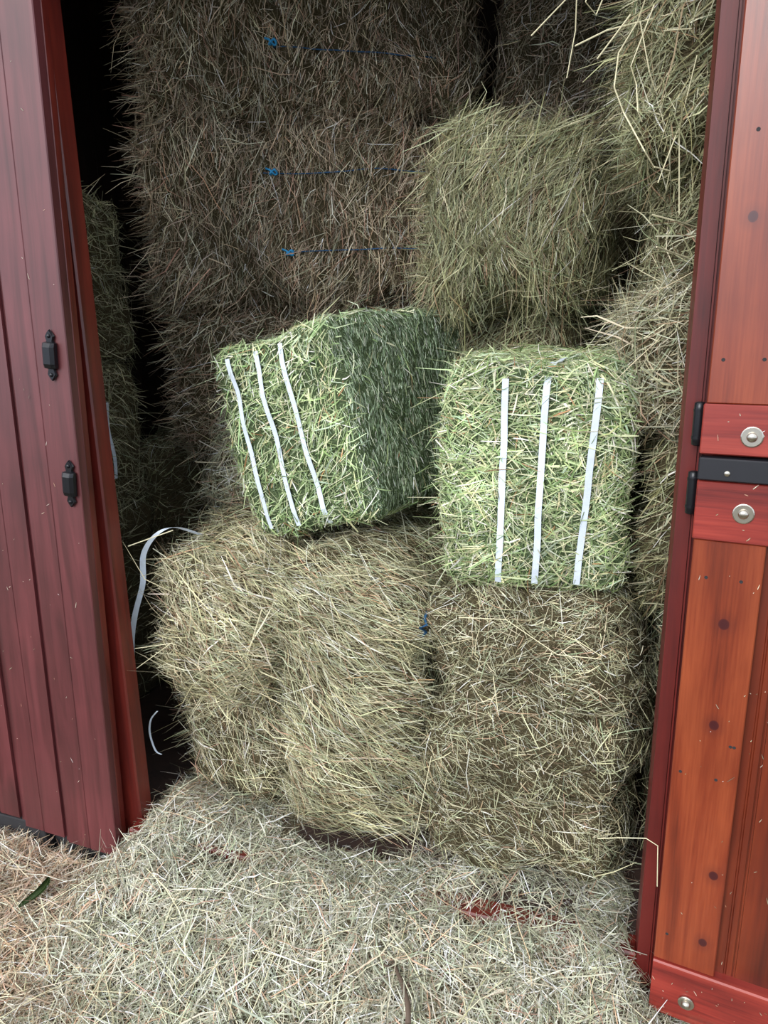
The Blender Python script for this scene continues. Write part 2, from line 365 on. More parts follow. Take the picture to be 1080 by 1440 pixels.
# right jamb
root = empty('trim_3', (.0, 0, 0)); tag(root, kind='structure')
bm = bmesh.new(); add_prism(bm, [(.070, 1.345), (.094, 1.345), (.094, 1.40), (.066, 1.40)], .13, 2.5); bm_obj('post', bm, M_JAMB, root)
bm = bmesh.new(); add_prism(bm, [(.094, 1.352), (.103, 1.352), (.103, 1.362), (.165, 1.362), (.165, 1.40), (.094, 1.40)], .1, 2.5); bm_obj('rebate', bm, M_JAMB, root)
bm = bmesh.new(); add_prism(bm, [(.0955, 1.346), (.0985, 1.346), (.0985, 1.352), (.0955, 1.352)], .15, 2.5); bm_obj('bead', bm, M_JAMB, root)

# ------------------------------------------------------------------ left door leaf
LD = empty('left_door', (-1.232, 1.33, .12), (0, atan(.063 / 1.98), 0)); LD.name = 'door_1'
tag(LD, kind='structure'); tag(LD, label='dark red boarded door leaf, closed, with two black keepers')
LD['category'] = 'door'
def plank(x1, wdt, z0, z1, first=False):
    a = x1; b = x1 - wdt
    poly = [(a, 0.0), (a, .022), (b, .022), (b, .008), (b + .014, .008), (b + .017, .0016), (b + .078, .0016), (b + .0795, .0032), (b + .0815, .0032), (b + .083, 0.0)]
    if first: poly = [(a, .002), (a - .0, .022), (b, .022), (b, .008), (b + .010, .008), (b + .012, .0012), (b + .082, .0012), (b + .0835, .0028), (b + .0855, .0028), (b + .087, 0.0), (a - .002, 0)]
    bm = bmesh.new(); add_prism(bm, poly, z0, z1); return bm_obj('plank', bm, M_OUT, LD)
plank(0, .172, 0.0, 2.36, True)
x = -.172
for i in range(3):
    wdt = .150; poly_z = 0.012 if i == 0 else .035
    plank(x, wdt, poly_z, 2.36); x -= wdt
box('edge_stile', (-.09, .001, .0225, .042, .01, 2.35), M_OUTX, LD)
box('ledge', (-.62, -.10, .0225, .042, .12, .22), M_OUTX, LD)
box('ledge', (-.62, -.10, .0225, .042, 1.0, 1.1), M_OUTX, LD)
g = box('black_bearer', (-2.17, -1.475, 1.335, 1.38, 0.0, .155), M_RUBBER, bev=.003); g.name = 'trim_4'; tag(g, kind='structure')
g = box('trim_5', (-1.47, -1.2, 1.36, 1.40, 0.0, .12), M_RUBBER, bev=.003); tag(g, kind='structure')
def keeper(px, pz, label):
    root = empty('latch_keeper', (px, 1.326, pz), (0, radians(4), 0))
    tag(root, label, 'latch keeper', 'black keepers on the left door leaf')
    # pointed end plates
    for s in (-1, 1):
        bm = bmesh.new()
        pts = [(0, .056), (.006, .050), (.0125, .042), (.009, .033), (.0085, .020), (-.0085, .020), (-.009, .033), (-.0125, .042), (-.006, .050)]
        A = [bm.verts.new((x_, 0.001, s * z_)) for x_, z_ in pts]; Bv = [bm.verts.new((x_ * .8, -.004, s * (z_ * .97))) for x_, z_ in pts]
        bm.faces.new(A); bm.faces.new(Bv)
        for i in range(len(pts)): bm.faces.new((A[i], A[(i + 1) % len(pts)], Bv[(i + 1) % len(pts)], Bv[i]))
        bm_obj('end_plate', bm, M_IRON, root)
    bm = bmesh.new()
    prof = [(-.030, -.002), (-.027, -.011), (-.018, -.015), (.018, -.015), (.027, -.011), (.030, -.002)]
    rows = []
    for z_, y_ in prof:
        w_ = .016 if abs(z_) < .028 else .0095
        rows.append([bm.verts.new((-w_, 0.001, z_)), bm.verts.new((-w_, y_ * .6, z_)), bm.verts.new((-w_ * .55, y_, z_)), bm.verts.new((w_ * .55, y_, z_)), bm.verts.new((w_, y_ * .6, z_)), bm.verts.new((w_, .001, z_))])
    for a, b in zip(rows[:-1], rows[1:]):
        for k in range(6): bm.faces.new((a[k], a[(k + 1) % 6], b[(k + 1) % 6], b[k]))
    bm.faces.new(rows[0]); bm.faces.new(rows[-1])
    bm_obj('bridge', bm, M_IRON, root)
    for s in (-1, 1):
        bm = bmesh.new(); add_lathe(bm, [(.0048, -.003), (.0044, -.0058), (.0025, -.0072)], 'Y', 12, (0, 0, s * .042)); bm_obj('screw', bm, M_IRON, root, smooth=True)
    return root
keeper(-1.231, 1.424, 'upper black iron latch keeper on the left door leaf')
keeper(-1.2235, 1.136, 'lower black iron latch keeper on the left door leaf')

# ------------------------------------------------------------------ right door, swung open; two leaves, one above the other
RA = radians(8)
def rd_empty(name, label, cat):
    o = empty(name, (.105, 1.30, 0), (0, 0, -RA)); tag(o, label, cat, kind=None); return o
def grooved(root, x0, z0, z1, cnt):
    for i in range(cnt):
        a = x0 + i * .092; b = a + .0915; g_ = .003
        poly = [(a, .018 - .000), (a, .034), (b, .034), (b, .018), (b - g_, .018), (b - g_, .022), (b - 2 * g_, .022), (b - 2 * g_, .018), (b - 5 * g_, .018), (b - 5.5 * g_, .0205), (b - 6.3 * g_, .0205), (b - 6.8 * g_, .018), (a, .018)]
        bm = bmesh.new(); add_prism(bm, poly[1:], z0, z1); bm_obj('plank', bm, M_GROOVE, root)
def stile(root, x0, x1, z0, z1, knots, name='stile', seed=0):
    m = wood('stile_orange_wood', (84, 29, 16), (122, 49, 26), (148, 70, 39), rough=.33, grain=1.1, knots=knots, coat=.3, sc=.75)
    return box(name, (x0, x1, 0, .018, z0, z1), m, root, bev=.0018)
def bolt(root, u, z):
    b = bmesh.new(); add_lathe(b, [(.0165, -.0005), (.0165, -.0022), (.0150, -.003), (.0115, -.003)], 'Y', 24, (u, 0, z)); wsh = bm_obj('washer', b, M_STEEL, root, smooth=False)
    b = bmesh.new(); add_lathe(b, [(.0080, -.003), (.0080, -.0058), (.0070, -.008), (.0045, -.0095), (.0015, -.010)], 'Y', 18, (u, 0, z)); bm_obj('bolt_head', b, M_STEEL, wsh, smooth=True)
def nail_hole(root, u, z, s=1.0):
    b = bmesh.new(); add_lathe(b, [(.0030 * s, -.0002), (.0026 * s, -.0005), (.0008, -.0003)], 'Y', 10, (u, 0, z)); bm_obj('nail', b, M_RUBBER, root)
UP = rd_empty('door_2', 'upper leaf of the open orange-red stable door with one bolt on its bottom rail', 'door'); tag(UP, kind='structure')
LO = rd_empty('door_3', 'lower leaf of the open orange-red stable door with bolts on top and bottom rails', 'door'); tag(LO, kind='structure')
ue = -.006
stile(UP, ue, .118, 1.352, 2.45, [(.033, 1.631, .007), (.10, 1.80, .006)])
grooved(UP, .056, 1.30, 2.45, 7)
box('back_board', (ue, .055, .0185, .034, 1.28, 2.45), M_JAMB, UP)
box('bottom_rail', (ue - .004, .68, -.004, .018, 1.270, 1.3515), M_RAIL, UP, bev=.002)
bolt(UP, .065, 1.302); UP.children[-1].location.y = -.004
for u, z in ((-.0 + .012, 1.421), (.070, 1.422), (.028, 1.75)): nail_hole(UP, u, z)
stile(LO, ue, .104, .2505, 1.124, [(.054, .978, .0085), (.056, .785, .0080), (.083, .477, .0080), (.078, .322, .0075)])
grooved(LO, .048, .24, 1.20, 7)
box('back_board', (ue, .047, .0185, .034, .14, 1.20), M_JAMB, LO)
box('top_rail', (ue - .003, .68, -.004, .018, 1.1245, 1.226), M_RAIL, LO, bev=.002)
bm = bmesh.new(); add_prism(bm, [(-.006, .128), (.034, .112), (.034, .25), (-.004, .25), (-.007, .247), (-.012, .158)], ue, .68)
bmesh.ops.rotate(bm, verts=bm.verts, cent=(0, 0, 0), matrix=Matrix(((0, 0, 1), (1, 0, 0), (0, 1, 0)))); bm_obj('bottom_rail', bm, M_RAIL, LO)
bolt(LO, .065, 1.176); LO.children[-1].location.y = -.004
b = bmesh.new(); add_lathe(b, [(.0150, -.0115), (.0150, -.014), (.013, -.015), (.0085, -.015)], 'Y', 24, (.061, 0, .180)); wsh = bm_obj('washer', b, M_STEEL, LO)
b = bmesh.new(); add_lathe(b, [(.0085, -.015), (.0085, -.018), (.006, -.022), (.002, -.024)], 'Y', 18, (.061, 0, .180)); bm_obj('bolt_head', b, M_STEEL, wsh, smooth=True)
for u, z in ((.019, 1.058), (.073, 1.058), (.009, .678), (.069, .678), (.014, .315), (.086, .75), (.092, .75)): nail_hole(LO, u, z)
bar = empty('door_bar', (.105, 1.30, 0), (0, 0, -RA)); tag(bar, 'flat black metal bar lying between the two leaves of the right door', 'bar')
bm = bmesh.new(); add_box(bm, -.009, .66, -.014, .010, 1.2285, 1.2655, bev=.002); bm_obj('flat_bar', bm, M_BAR, bar)
b = bmesh.new(); add_lathe(b, [(.0048, -.0142), (.0046, -.0158), (.003, -.0166)], 'Y', 14, (.035, 0, 1.242)); bm_obj('screw', b, M_STEEL, bar, smooth=True)
def hinge(z0, z1, label):
    root = empty('barrel_hinge', (.091, 1.322, z0), (0, 0, 0)); tag(root, label, 'hinge', 'black barrel hinges on the right jamb')
    h = z1 - z0
    b = bmesh.new(); add_lathe(b, [(.005, -.002), (.0086, 0), (.0090, .010), (.0090, h - .010), (.0086, h), (.005, h + .002)], 'Z', 16); bm_obj('barrel', b, M_IRON, root, smooth=True)
    for zz in (.012, h - .012):
        b = bmesh.new(); add_lathe(b, [(.0098, zz - .002), (.0098, zz + .002)], 'Z', 16); bm_obj('collar', b, M_IRON, root)
    box('hinge_leaf', (-.002, .006, .006, .0195, .002, h - .002), M_IRON, root, bev=.0008)
hinge(1.281, 1.350, 'black barrel hinge of the upper right door leaf, above the black bar')
hinge(1.163, 1.234, 'black barrel hinge of the lower right door leaf, below the black bar')

# ------------------------------------------------------------------ bales
def twine(root, bv, zl, x0, x1, knot_x=None, yd=-1, wob=.004, slope=0.):
    pd = [((x_, -2, zl + wob * sin(x_ * 9) + slope * (x_ - x0)), (0, 1, 0)) for x_ in np.linspace(x0, x1, 26)]
    pn = smooth_pts(on_surface(bv, pd, .007), 2); bm = bmesh.new(); add_tube(bm, [p for p, n in pn], .0020, 6)
    t = bm_obj('twine', bm, M_TWINE, root, smooth=True)
    if knot_x is not None:
        h = bv.ray_cast(Vector((knot_x, -2, zl)), Vector((0, 1, 0)))
        if h[0] is not None:
            c = h[0] + Vector((0, -.019, 0)); bm = bmesh.new()
            pts = [c + Vector((.009 * cos(a) * (1 + .3 * sin(3 * a)), .004 * sin(2 * a), .007 * sin(a * 1.5))) for a in np.linspace(0, 9, 26)]
            pts += [c + Vector((-.012, -.002, .006)), c + Vector((-.022, .002, .010))]
            add_tube(bm, pts, .0032, 5); bm_obj('knot', bm, M_KNOT, t, smooth=True)

G1 = 'dry hay bales in the foot of the stack'
G2 = 'dry hay bales in the back stack'
G3 = 'dry hay bales beside the right jamb'
G4 = 'green bales behind the left door'
# foot of the stack
bale('hay_bale', 'pale hay bale at left foot of stack, upper one with straw sticking out left', (-1.0, 1.835, .560), (.31, .74, .375), n=11500, tm=(1.06, 1.02, .94), pal=OLD, grain=(1, 0, -.12), spread=.42, swirl=.6, Lr=(.05, .16), Wr=(.0014, .0034), stick=.12, seed=11, fringe=900, lump=.026, rnd=.11, group=G1)
bale('hay_bale', 'pale hay bale at bottom left resting on the floor beside the left door', (-.985, 1.925, .195), (.35, .78, .35), n=9500, tm=(.98, .95, .88), pal=OLD, grain=(1, 0, -.3), spread=.6, swirl=.8, Lr=(.04, .12), Wr=(.0013, .0028), stick=.07, seed=12, fringe=500, lump=.024, rnd=.09, group=G1)
bale('hay_bale', 'tall hay bale in middle of the bottom row with diagonal strands', (-.620, 1.80, .222), (.365, .70, .72), n=21000, tm=(1.0, .99, .90), pal=OLD, grain=(1, 0, -.42), spread=.30, swirl=.35, Lr=(.05, .15), Wr=(.0011, .0025), stick=.05, seed=13, lump=.024, rnd=.11, group=G1)
S_, bvS, _ = bale('hay_bale', 'tall hay bale in bottom row under the green bale at right', (-.190, 1.82, .20), (.465, .76, .725), n=25000, tm=(1.03, 1.02, .95), pal=OLD, grain=(1, 0, -.2), spread=.7, swirl=.9, Lr=(.02, .075), Wr=(.0010, .0023), stick=.05, seed=14, lump=.022, rnd=.10, flakes=.24, group=G1)
bale('hay_bale', 'shaded hay bale at bottom right behind the jamb', (.31, 1.92, .20), (.46, .6, .68), n=5500, pal=OLIVE, grain=(0, .4, 1), spread=.6, seed=15, Lr=(.05, .13), stick=.12, group=G1)
# back stack
twl = []
A_, bvA, MA = bale('hay_bale', 'topmost hay bale of left back stack with blue twine, near the roof', (-1.07, 2.40, 2.06), (.98, .48, .47), (0, 0, radians(25)), n=13000, pal=BACK, grain=(.25, 0, 1), spread=.45, swirl=.4, Lr=(.05, .13), Wr=(.0014, .003), stick=.14, seed=21, fringe=1300, lump=.03, rnd=.10, group=G2)
B_, bvB, MB_ = bale('hay_bale', 'hay bale with two blue twines, under the topmost of left back stack', (-1.10, 2.385, 1.525), (.94, .48, .535), (0, 0, radians(23)), n=15000, pal=BACK, grain=(.15, 0, 1), spread=.45, swirl=.5, Lr=(.05, .13), Wr=(.0014, .003), stick=.14, seed=22, fringe=1500, lump=.03, rnd=.10, group=G2)
bale('hay_bale', 'shaded hay bale directly behind the tilted green bale', (-1.10, 2.44, 1.06), (.92, .46, .47), (0, 0, radians(22)), n=9000, pal=BACK, grain=(.7, 0, .7), spread=.8, swirl=.8, Lr=(.05, .14), Wr=(.0014, .003), stick=.15, seed=23, fringe=1000, lump=.024, rnd=.07, group=G2)
bale('hay_bale', 'dark hay bale low in back stack, behind the left foot bales', (-1.24, 2.62, .60), (1.16, .5, .46), (0, 0, radians(18)), n=6000, pal=OLIVE, grain=(.8, 0, .5), spread=.8, seed=24, Lr=(.04, .12), stick=.1, lump=.02, group=G2)
twine(A_, bvA, .185, -.11, .38, -.10, slope=-.06); twine(B_, bvB, .385, -.12, .40, -.075, slope=-.01); twine(B_, bvB, .155, -.06, .40, -.035, slope=.03)
bale('hay_flake', 'loose hay flake slumped on the left foot bale, left of the tilted green bale', (-1.13, 1.98, .915), (.24, .26, .32), (0, radians(16), radians(20)), n=4600, pal=OLD, grain=(.8, 0, .7), spread=.7, swirl=.9, Lr=(.05, .14), stick=.14, seed=25, lump=.03, rnd=.10, group=G2)
# right of the back stack
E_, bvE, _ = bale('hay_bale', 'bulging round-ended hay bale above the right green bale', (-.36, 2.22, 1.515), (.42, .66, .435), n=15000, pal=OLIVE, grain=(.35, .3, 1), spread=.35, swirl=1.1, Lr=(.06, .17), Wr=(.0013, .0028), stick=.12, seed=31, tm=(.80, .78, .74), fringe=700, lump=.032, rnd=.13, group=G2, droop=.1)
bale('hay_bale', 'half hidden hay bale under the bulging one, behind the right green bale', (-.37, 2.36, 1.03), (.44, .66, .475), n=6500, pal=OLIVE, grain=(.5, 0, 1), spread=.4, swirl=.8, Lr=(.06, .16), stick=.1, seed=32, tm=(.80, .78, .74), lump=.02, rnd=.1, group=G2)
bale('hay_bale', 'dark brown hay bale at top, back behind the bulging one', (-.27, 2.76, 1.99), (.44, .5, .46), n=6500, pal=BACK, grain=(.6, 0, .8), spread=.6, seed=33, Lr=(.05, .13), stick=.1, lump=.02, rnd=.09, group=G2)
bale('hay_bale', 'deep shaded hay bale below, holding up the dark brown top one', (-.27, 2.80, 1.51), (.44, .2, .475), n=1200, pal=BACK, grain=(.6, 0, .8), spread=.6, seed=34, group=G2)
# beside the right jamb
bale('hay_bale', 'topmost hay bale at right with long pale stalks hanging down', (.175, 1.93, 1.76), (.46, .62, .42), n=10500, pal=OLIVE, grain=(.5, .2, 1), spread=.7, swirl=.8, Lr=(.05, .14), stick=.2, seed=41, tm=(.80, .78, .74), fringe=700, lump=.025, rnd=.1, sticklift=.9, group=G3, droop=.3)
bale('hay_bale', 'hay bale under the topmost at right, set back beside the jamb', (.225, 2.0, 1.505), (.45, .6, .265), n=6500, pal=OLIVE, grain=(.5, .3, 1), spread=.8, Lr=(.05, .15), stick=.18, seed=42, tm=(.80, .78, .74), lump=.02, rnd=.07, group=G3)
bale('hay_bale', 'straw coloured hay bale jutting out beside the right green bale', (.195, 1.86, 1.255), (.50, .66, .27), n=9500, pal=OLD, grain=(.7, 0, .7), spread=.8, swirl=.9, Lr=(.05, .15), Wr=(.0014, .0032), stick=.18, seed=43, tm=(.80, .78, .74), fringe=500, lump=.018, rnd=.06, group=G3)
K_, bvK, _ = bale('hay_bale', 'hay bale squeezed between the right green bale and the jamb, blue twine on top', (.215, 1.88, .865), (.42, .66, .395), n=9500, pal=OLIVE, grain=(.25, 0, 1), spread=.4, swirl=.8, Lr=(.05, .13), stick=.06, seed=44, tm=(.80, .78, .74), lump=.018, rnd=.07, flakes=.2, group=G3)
twine(K_, bvK, .37, -.16, 0)
# behind the left door
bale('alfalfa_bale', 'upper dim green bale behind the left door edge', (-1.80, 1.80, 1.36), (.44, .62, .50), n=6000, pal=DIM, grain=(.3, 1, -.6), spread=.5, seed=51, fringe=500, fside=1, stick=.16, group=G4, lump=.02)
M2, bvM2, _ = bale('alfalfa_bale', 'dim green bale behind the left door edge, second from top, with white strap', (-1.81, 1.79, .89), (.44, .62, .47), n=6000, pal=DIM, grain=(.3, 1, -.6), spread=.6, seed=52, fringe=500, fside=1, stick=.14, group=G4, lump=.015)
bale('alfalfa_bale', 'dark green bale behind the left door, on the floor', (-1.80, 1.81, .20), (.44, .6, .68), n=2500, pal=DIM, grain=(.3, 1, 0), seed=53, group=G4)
pn = smooth_pts(on_surface(bvM2, [((2, .12, z_), (-1, 0, 0)) for z_ in np.linspace(.10, .37, 20)], .012)); strip('strap', pn, .014, (0, 1, 0), M_STRAP, M2)

# the two fresh green bales
def green_straps(root, bv, xs, tops, w_, h_, kw):
    for x_, tp, kw in zip(xs, tops, kw):
        pd = [((x_ + kw * (z_ / h_ - .5), -2, z_), (0, 1, 0)) for z_ in np.linspace(.012, h_ - .02, 34)]
        pn = on_surface(bv, pd, .0085)
        if tp: pn += on_surface(bv, [((x_ + kw * .5 + .035 * q, y_, 3), (0, 0, -1)) for q, y_ in ((q_, .02 + q_ * tp - w_) for q_ in np.linspace(.1, 1, 10))], .013)
        strip('strap', smooth_pts(pn, 2), .0135, (1, 0, 0), M_STRAP, root)
def no_strap(xs, h_, kw, dy):
    def f(P, N, r):
        keep = np.ones(len(P), bool)
        for x_ in xs:
            near = (np.abs(P[:, 0] - x_ - kw * (P[:, 2] / h_ - .5)) < .011) & (P[:, 1] < dy)
            keep &= ~(near & (r.random(len(P)) < .45))
        return keep
    return f
GX = (-.066, .012, .105)
GK = (.004, .012, .028)
RG, bvR, _ = bale('alfalfa_bale', 'fresh green bale standing upright at right, front face to viewer, three white straps', (-.222, 1.755, .925), (.378, .50, .472), (0, 0, .10), n=19000, pal=FRESH, grain=(1, 0, .2), spread=.75, swirl=.7,
     lift=.08, Lr=(.02, .075), Wr=(.0018, .0042), stick=.05, seed=61, fringe=250, tm=(1.08, 1.02, .97), mat=M_GREEN, core=M_CORE_G, lump=.010, rnd=.035, group='fresh green bales on top of the dry ones', cull=no_strap(GX, .47, .028, -.2))
green_straps(RG, bvR, GX, (0, .09, 0), .25, .472, GK)
LX = (-.125, -.035, .05)
LG, bvL, _ = bale('alfalfa_bale', 'fresh green bale tilted and turned, long cut side to the right, three white straps', (-.66, 1.86, 1.005), (.40, .58, .475), (radians(3), radians(-13), radians(-17)), n=12500, pal=FRESH, grain=(.6, 0, 1), spread=.7, swirl=.6,
     lift=.08, Lr=(.02, .075), Wr=(.0018, .0042), stick=.06, seed=62, fringe=350, tm=(1.05, 1.02, .98), mat=M_GREEN, core=M_CORE_G, lump=.010, rnd=.035, group='fresh green bales on top of the dry ones',
     cull=lambda P, N, r: (N[:, 0] < .55) | (r.random(len(P)) < .08))
green_straps(LG, bvL, LX, (0, 0, 0), .29, .475, (0, -.012, -.02))
# finely cut side of the tilted bale: short vertical chaff
V, F = core_mesh((.40, .58, .475), .010, 62, rnd=.035)
r = np.random.default_rng(63)
P = V[F].mean(1); fn = norm(np.cross(V[F[:, 2]] - V[F[:, 0]], V[F[:, 3]] - V[F[:, 1]])); Fs = F[fn[:, 0] > .6]
MtL = Matrix.Identity(4); P, N = sample(V, Fs, 22000, Matrix.Translation((-1, 0, 0)), r, back=1)
n = len(P); L = r.gamma(3, .006, n).clip(.006, .06); W = r.uniform(.0008, .0019, n)
s, D, S, B = lay(P, N, (0, 0, 1), .16, .12, .10, L, W, r, 5, .03, .4, depth=.003)
tag(ribbons('cut_side_chaff', s, D, S, L, W, B, palette(n, *FRESHCUT, r, .3) * 1.15, M_GREEN, LG, nseg=2, r=r), kind='stuff')  # colour lifted further in place of light on this side

# ------------------------------------------------------------------ loose hay on the ground
def sst(v, a, b): t = np.clip((v - a) / (b - a), 0, 1); return t * t * (3 - 2 * t)
def hh(x, y):
    hin = .205
    left = .055 + .05 * sst(y, .9, 1.3)
    mid = .05 + .15 * sst(y, .95, 1.36)
    k = sst(x, -1.32, -1.12); h = left * (1 - k) + mid * k
    kr = sst(x, .02, .14); h = h * (1 - kr) + (.05 + .07 * sst(y, .9, 1.3)) * kr
    p = np.stack([x, y, 0 * x], -1).reshape(-1, 3)
    nz = (snoise(p, 6, 3) * .016 + snoise(p, 17, 4) * .009 + snoise(p, 40, 5) * .004).reshape(np.shape(x))
    fl = sst(y, 1.26, 1.40)
    h = h + nz * (1 - .5 * fl)
    for cx, cy, sx_, sy_, dp in ((-.275, 1.335, .032, .016, .03), (-.93, 1.335, .06, .02, .03), (-.86, 1.335, .03, .02, .02)):
        h = h - dp * np.exp(-((x - cx) / sx_) ** 2 - ((y - cy) / sy_) ** 2)
    h = h - .02 * np.exp(-((x + .63) / .16) ** 2 - ((y - 1.50) / .04) ** 2)
    h = h + .035 * np.exp(-((x + 1.1) / .12) ** 2 - ((y - 1.46) / .1) ** 2)
    return np.maximum(h, .01)
xs = np.linspace(-2.3, 1.1, 171); ys = np.concatenate([np.linspace(.1, 1.0, 25)[:-1], np.linspace(1.0, 2.05, 70)])
X, Y = np.meshgrid(xs, ys, indexing='ij'); Z = hh(X, Y)
edge = sst(Y, .1, .35) * sst(X, -2.3, -2.1) * (1 - sst(X, .9, 1.1)); Z = Z * edge + .002
under = (Y > 1.30) & ((X < -1.24) | (X > .06)); Z[under] = np.minimum(Z[under], .085)
# skirt closing the heap underneath the doors: keep it below the leaves
V = np.stack([X, Y, Z], -1).reshape(-1, 3); ny = len(ys)
F = [(i * ny + j, (i + 1) * ny + j, (i + 1) * ny + j + 1, i * ny + j + 1) for i in range(len(xs) - 1) for j in range(ny - 1) if not (1.30 < ys[j] < 1.445 and (xs[i] < -1.24 or xs[i + 1] > .06)) and not (ys[j] > 1.44 and (xs[i] < -1.6 or xs[i + 1] > .3))]
heap = empty('hay_litter', (0, 0, 0)); tag(heap, 'loose pale hay strewn thick over the ground and sill before the bales', 'loose hay', kind='stuff')
me = bpy.data.meshes.new('hay_bed'); me.from_pydata(V.tolist(), [], F); me.update()
for p in me.polygons: p.use_smooth = True
tag(link_mesh('hay_bed', me, M_SOIL, heap), kind='stuff')
r = np.random.default_rng(71)
n = 135000
Px = r.uniform(-1.75, .72, n); Py = r.uniform(.62, 1.55, n)
nb = 11000; Px = np.concatenate([Px, r.uniform(-1.58, -1.02, nb), r.uniform(.0, .26, 4000)]); Py = np.concatenate([Py, r.uniform(1.45, 2.0, nb), r.uniform(1.45, 1.75, 4000)])
out = ((Py > 1.31) & (Py < 1.45) & ((Px < -1.20) | (Px > .06)))
out |= (Px > -.82) & (Px < -.47) & (Py > 1.445) & (r.random(len(Px)) < .93)
Px, Py = Px[~out], Py[~out]; 
dip = np.zeros(len(Px), bool)
for cx, cy, a, b in ((-.275, 1.330, .030, .014), (-.93, 1.325, .035, .03), (-.86, 1.33, .025, .025)):
    dip |= ((np.abs(Px - cx) < a) & (np.abs(Py - cy) < b))
k = ~dip | (r.random(len(Px)) < .06); Px, Py = Px[k], Py[k]; n = len(Px)
Pz = hh(Px, Py); e = .004
N = norm(np.stack([-(hh(Px + e, Py) - Pz) / e, -(hh(Px, Py + e) - Pz) / e, np.ones(n)], -1))
P = np.stack([Px, Py, Pz + r.uniform(-.008, .014, n)], -1)
L = r.gamma(2.2, .032, n).clip(.015, .26); W = r.uniform(.0007, .0024, n) * np.where(r.random(n) < .12, 1.5, 1)
s, D, S, B = lay(P, N, (1, .2, 0), 1.3, 1.0, .12, L, W, r, 9, .035, .45)
# near the door leaves the strands must not run into the timber
GP = ([(240, 236, 216), (210, 207, 184), (174, 173, 150), (118, 114, 94), (192, 196, 176), (164, 168, 144), (194, 160, 136)], [3.8, 4.0, 3.2, 2.8, 1.9, 1.3, 1.2])
GT = ([(238, 226, 206), (212, 192, 166), (184, 158, 132), (126, 104, 84), (196, 192, 170), (206, 168, 142)], [3.6, 4, 3, 2.4, 1.4, 1.6])
cl = np.where((r.random(n) < sst(-Px + .25 * snoise(P, 4, 8), .95, 1.45))[:, None], palette(n, *GT, r, .34), palette(n, *GP, r, .34))
tag(ribbons('loose_straw', s, D, S, L, W, B, cl, M_STRAW, heap, kink=.03, r=r), kind='stuff')

# long single stalks
M_PALE = plain('pale_stalk', (226, 218, 182), .5)
def by_label(t): return [o for o in bpy.data.objects if o.get('label', '').startswith(t)][0]
def stalks(root, lines, rad=.0011):
    """long bent stalks (world coordinates) joined as one loose part of the bale they stick out of"""
    bpy.context.view_layer.update(); inv = root.matrix_world.inverted(); bm = bmesh.new()
    for ln in lines: add_tube(bm, [inv @ Vector(p) for p in ln], rad * random.uniform(.75, 1.2), 5)
    tag(bm_obj('long_stalk', bm, M_PALE, root), kind='stuff')
HS =[ [(-0.183,1.576,2.12),(-0.183,1.576,2.049),(-0.247,1.600,2.006)],[(-0.163,1.576,2.11),(-0.163,1.576,2.046),(-0.165,1.600,2.005),(-0.180,1.624,1.933)],[(-0.162,1.576,1.972),(-0.109,1.600,1.998),(-.03,1.64,2.02)],[(-.13,1.6,2.11),(-0.147,1.576,2.041),(-0.129,1.600,2.026),(-0.121,1.624,2.057)],[(-.02,1.62,2.1),(-0.044,1.576,2.031),(-0.055,1.600,2.006),(-0.086,1.614,1.962),(-0.089,1.588,1.899),(-0.070,1.602,1.858),(-0.027,1.576,1.783),(-0.009,1.600,1.759)],[(-0.028,1.576,2.021),(-0.062,1.600,1.934),(-0.051,1.614,1.907),(-0.044,1.588,1.854),(-0.036,1.602,1.839)],[(-0.050,1.576,1.998),(-0.029,1.600,1.922),(-0.016,1.624,1.894)],[(-0.067,1.576,2.011),(-0.123,1.600,1.953)],[(0.050,1.576,1.933),(0.040,1.600,1.877),(0.030,1.614,1.827),(-0.000,1.588,1.729)],[(-0.008,1.576,1.755),(0.020,1.600,1.750),(0.016,1.624,1.723)],[(0.030,1.576,1.817),(0.042,1.600,1.674)],[(-0.009,1.576,1.978),(0.038,1.600,1.983)] ]
stalks(by_label('topmost hay bale at right'), HS, .0014)
stalks(by_label('hay bale under the topmost at right'), [ [(-0.006,1.576,1.672),(0.034,1.6,1.662),(0.084,1.680,1.653)],[(0.006,1.576,1.614),(0.080,1.68,1.592)] ], .0016)
stalks(S_, [ [(-0.390,1.406,0.543),(-0.453,1.430,0.214)],[(-0.338,1.436,0.871),(-0.238,1.440,0.877),(-0.129,1.434,0.815),(-0.042,1.428,0.820)],[(-0.261,1.436,0.745),(-0.248,1.440,0.649)],[(-0.223,1.436,0.556),(-0.154,1.440,0.580)] ])
stalks(by_label('shaded hay bale at bottom right'), [ [(-0.023,1.44,0.44),(-0.023,1.33,0.475),(0.016,1.310,0.502),(0.066,1.314,0.510),(0.088,1.308,0.503),(0.094,1.312,0.408)] ], .0009)
stalks(by_label('pale hay bale at left foot'), [ [(-1.187,1.436,0.680),(-1.095,1.460,0.696),(-0.987,1.504,0.660)],[(-1.173,1.436,0.957),(-1.084,1.500,0.987)],[(-1.189,1.436,0.624),(-1.095,1.460,0.696)],[(-0.818,1.446,0.827),(-0.919,1.460,0.574)] ])
rl = random.Random(5)
def heapz(x, y): return float(hh(np.array([x]), np.array([y]))[0])
LL = []
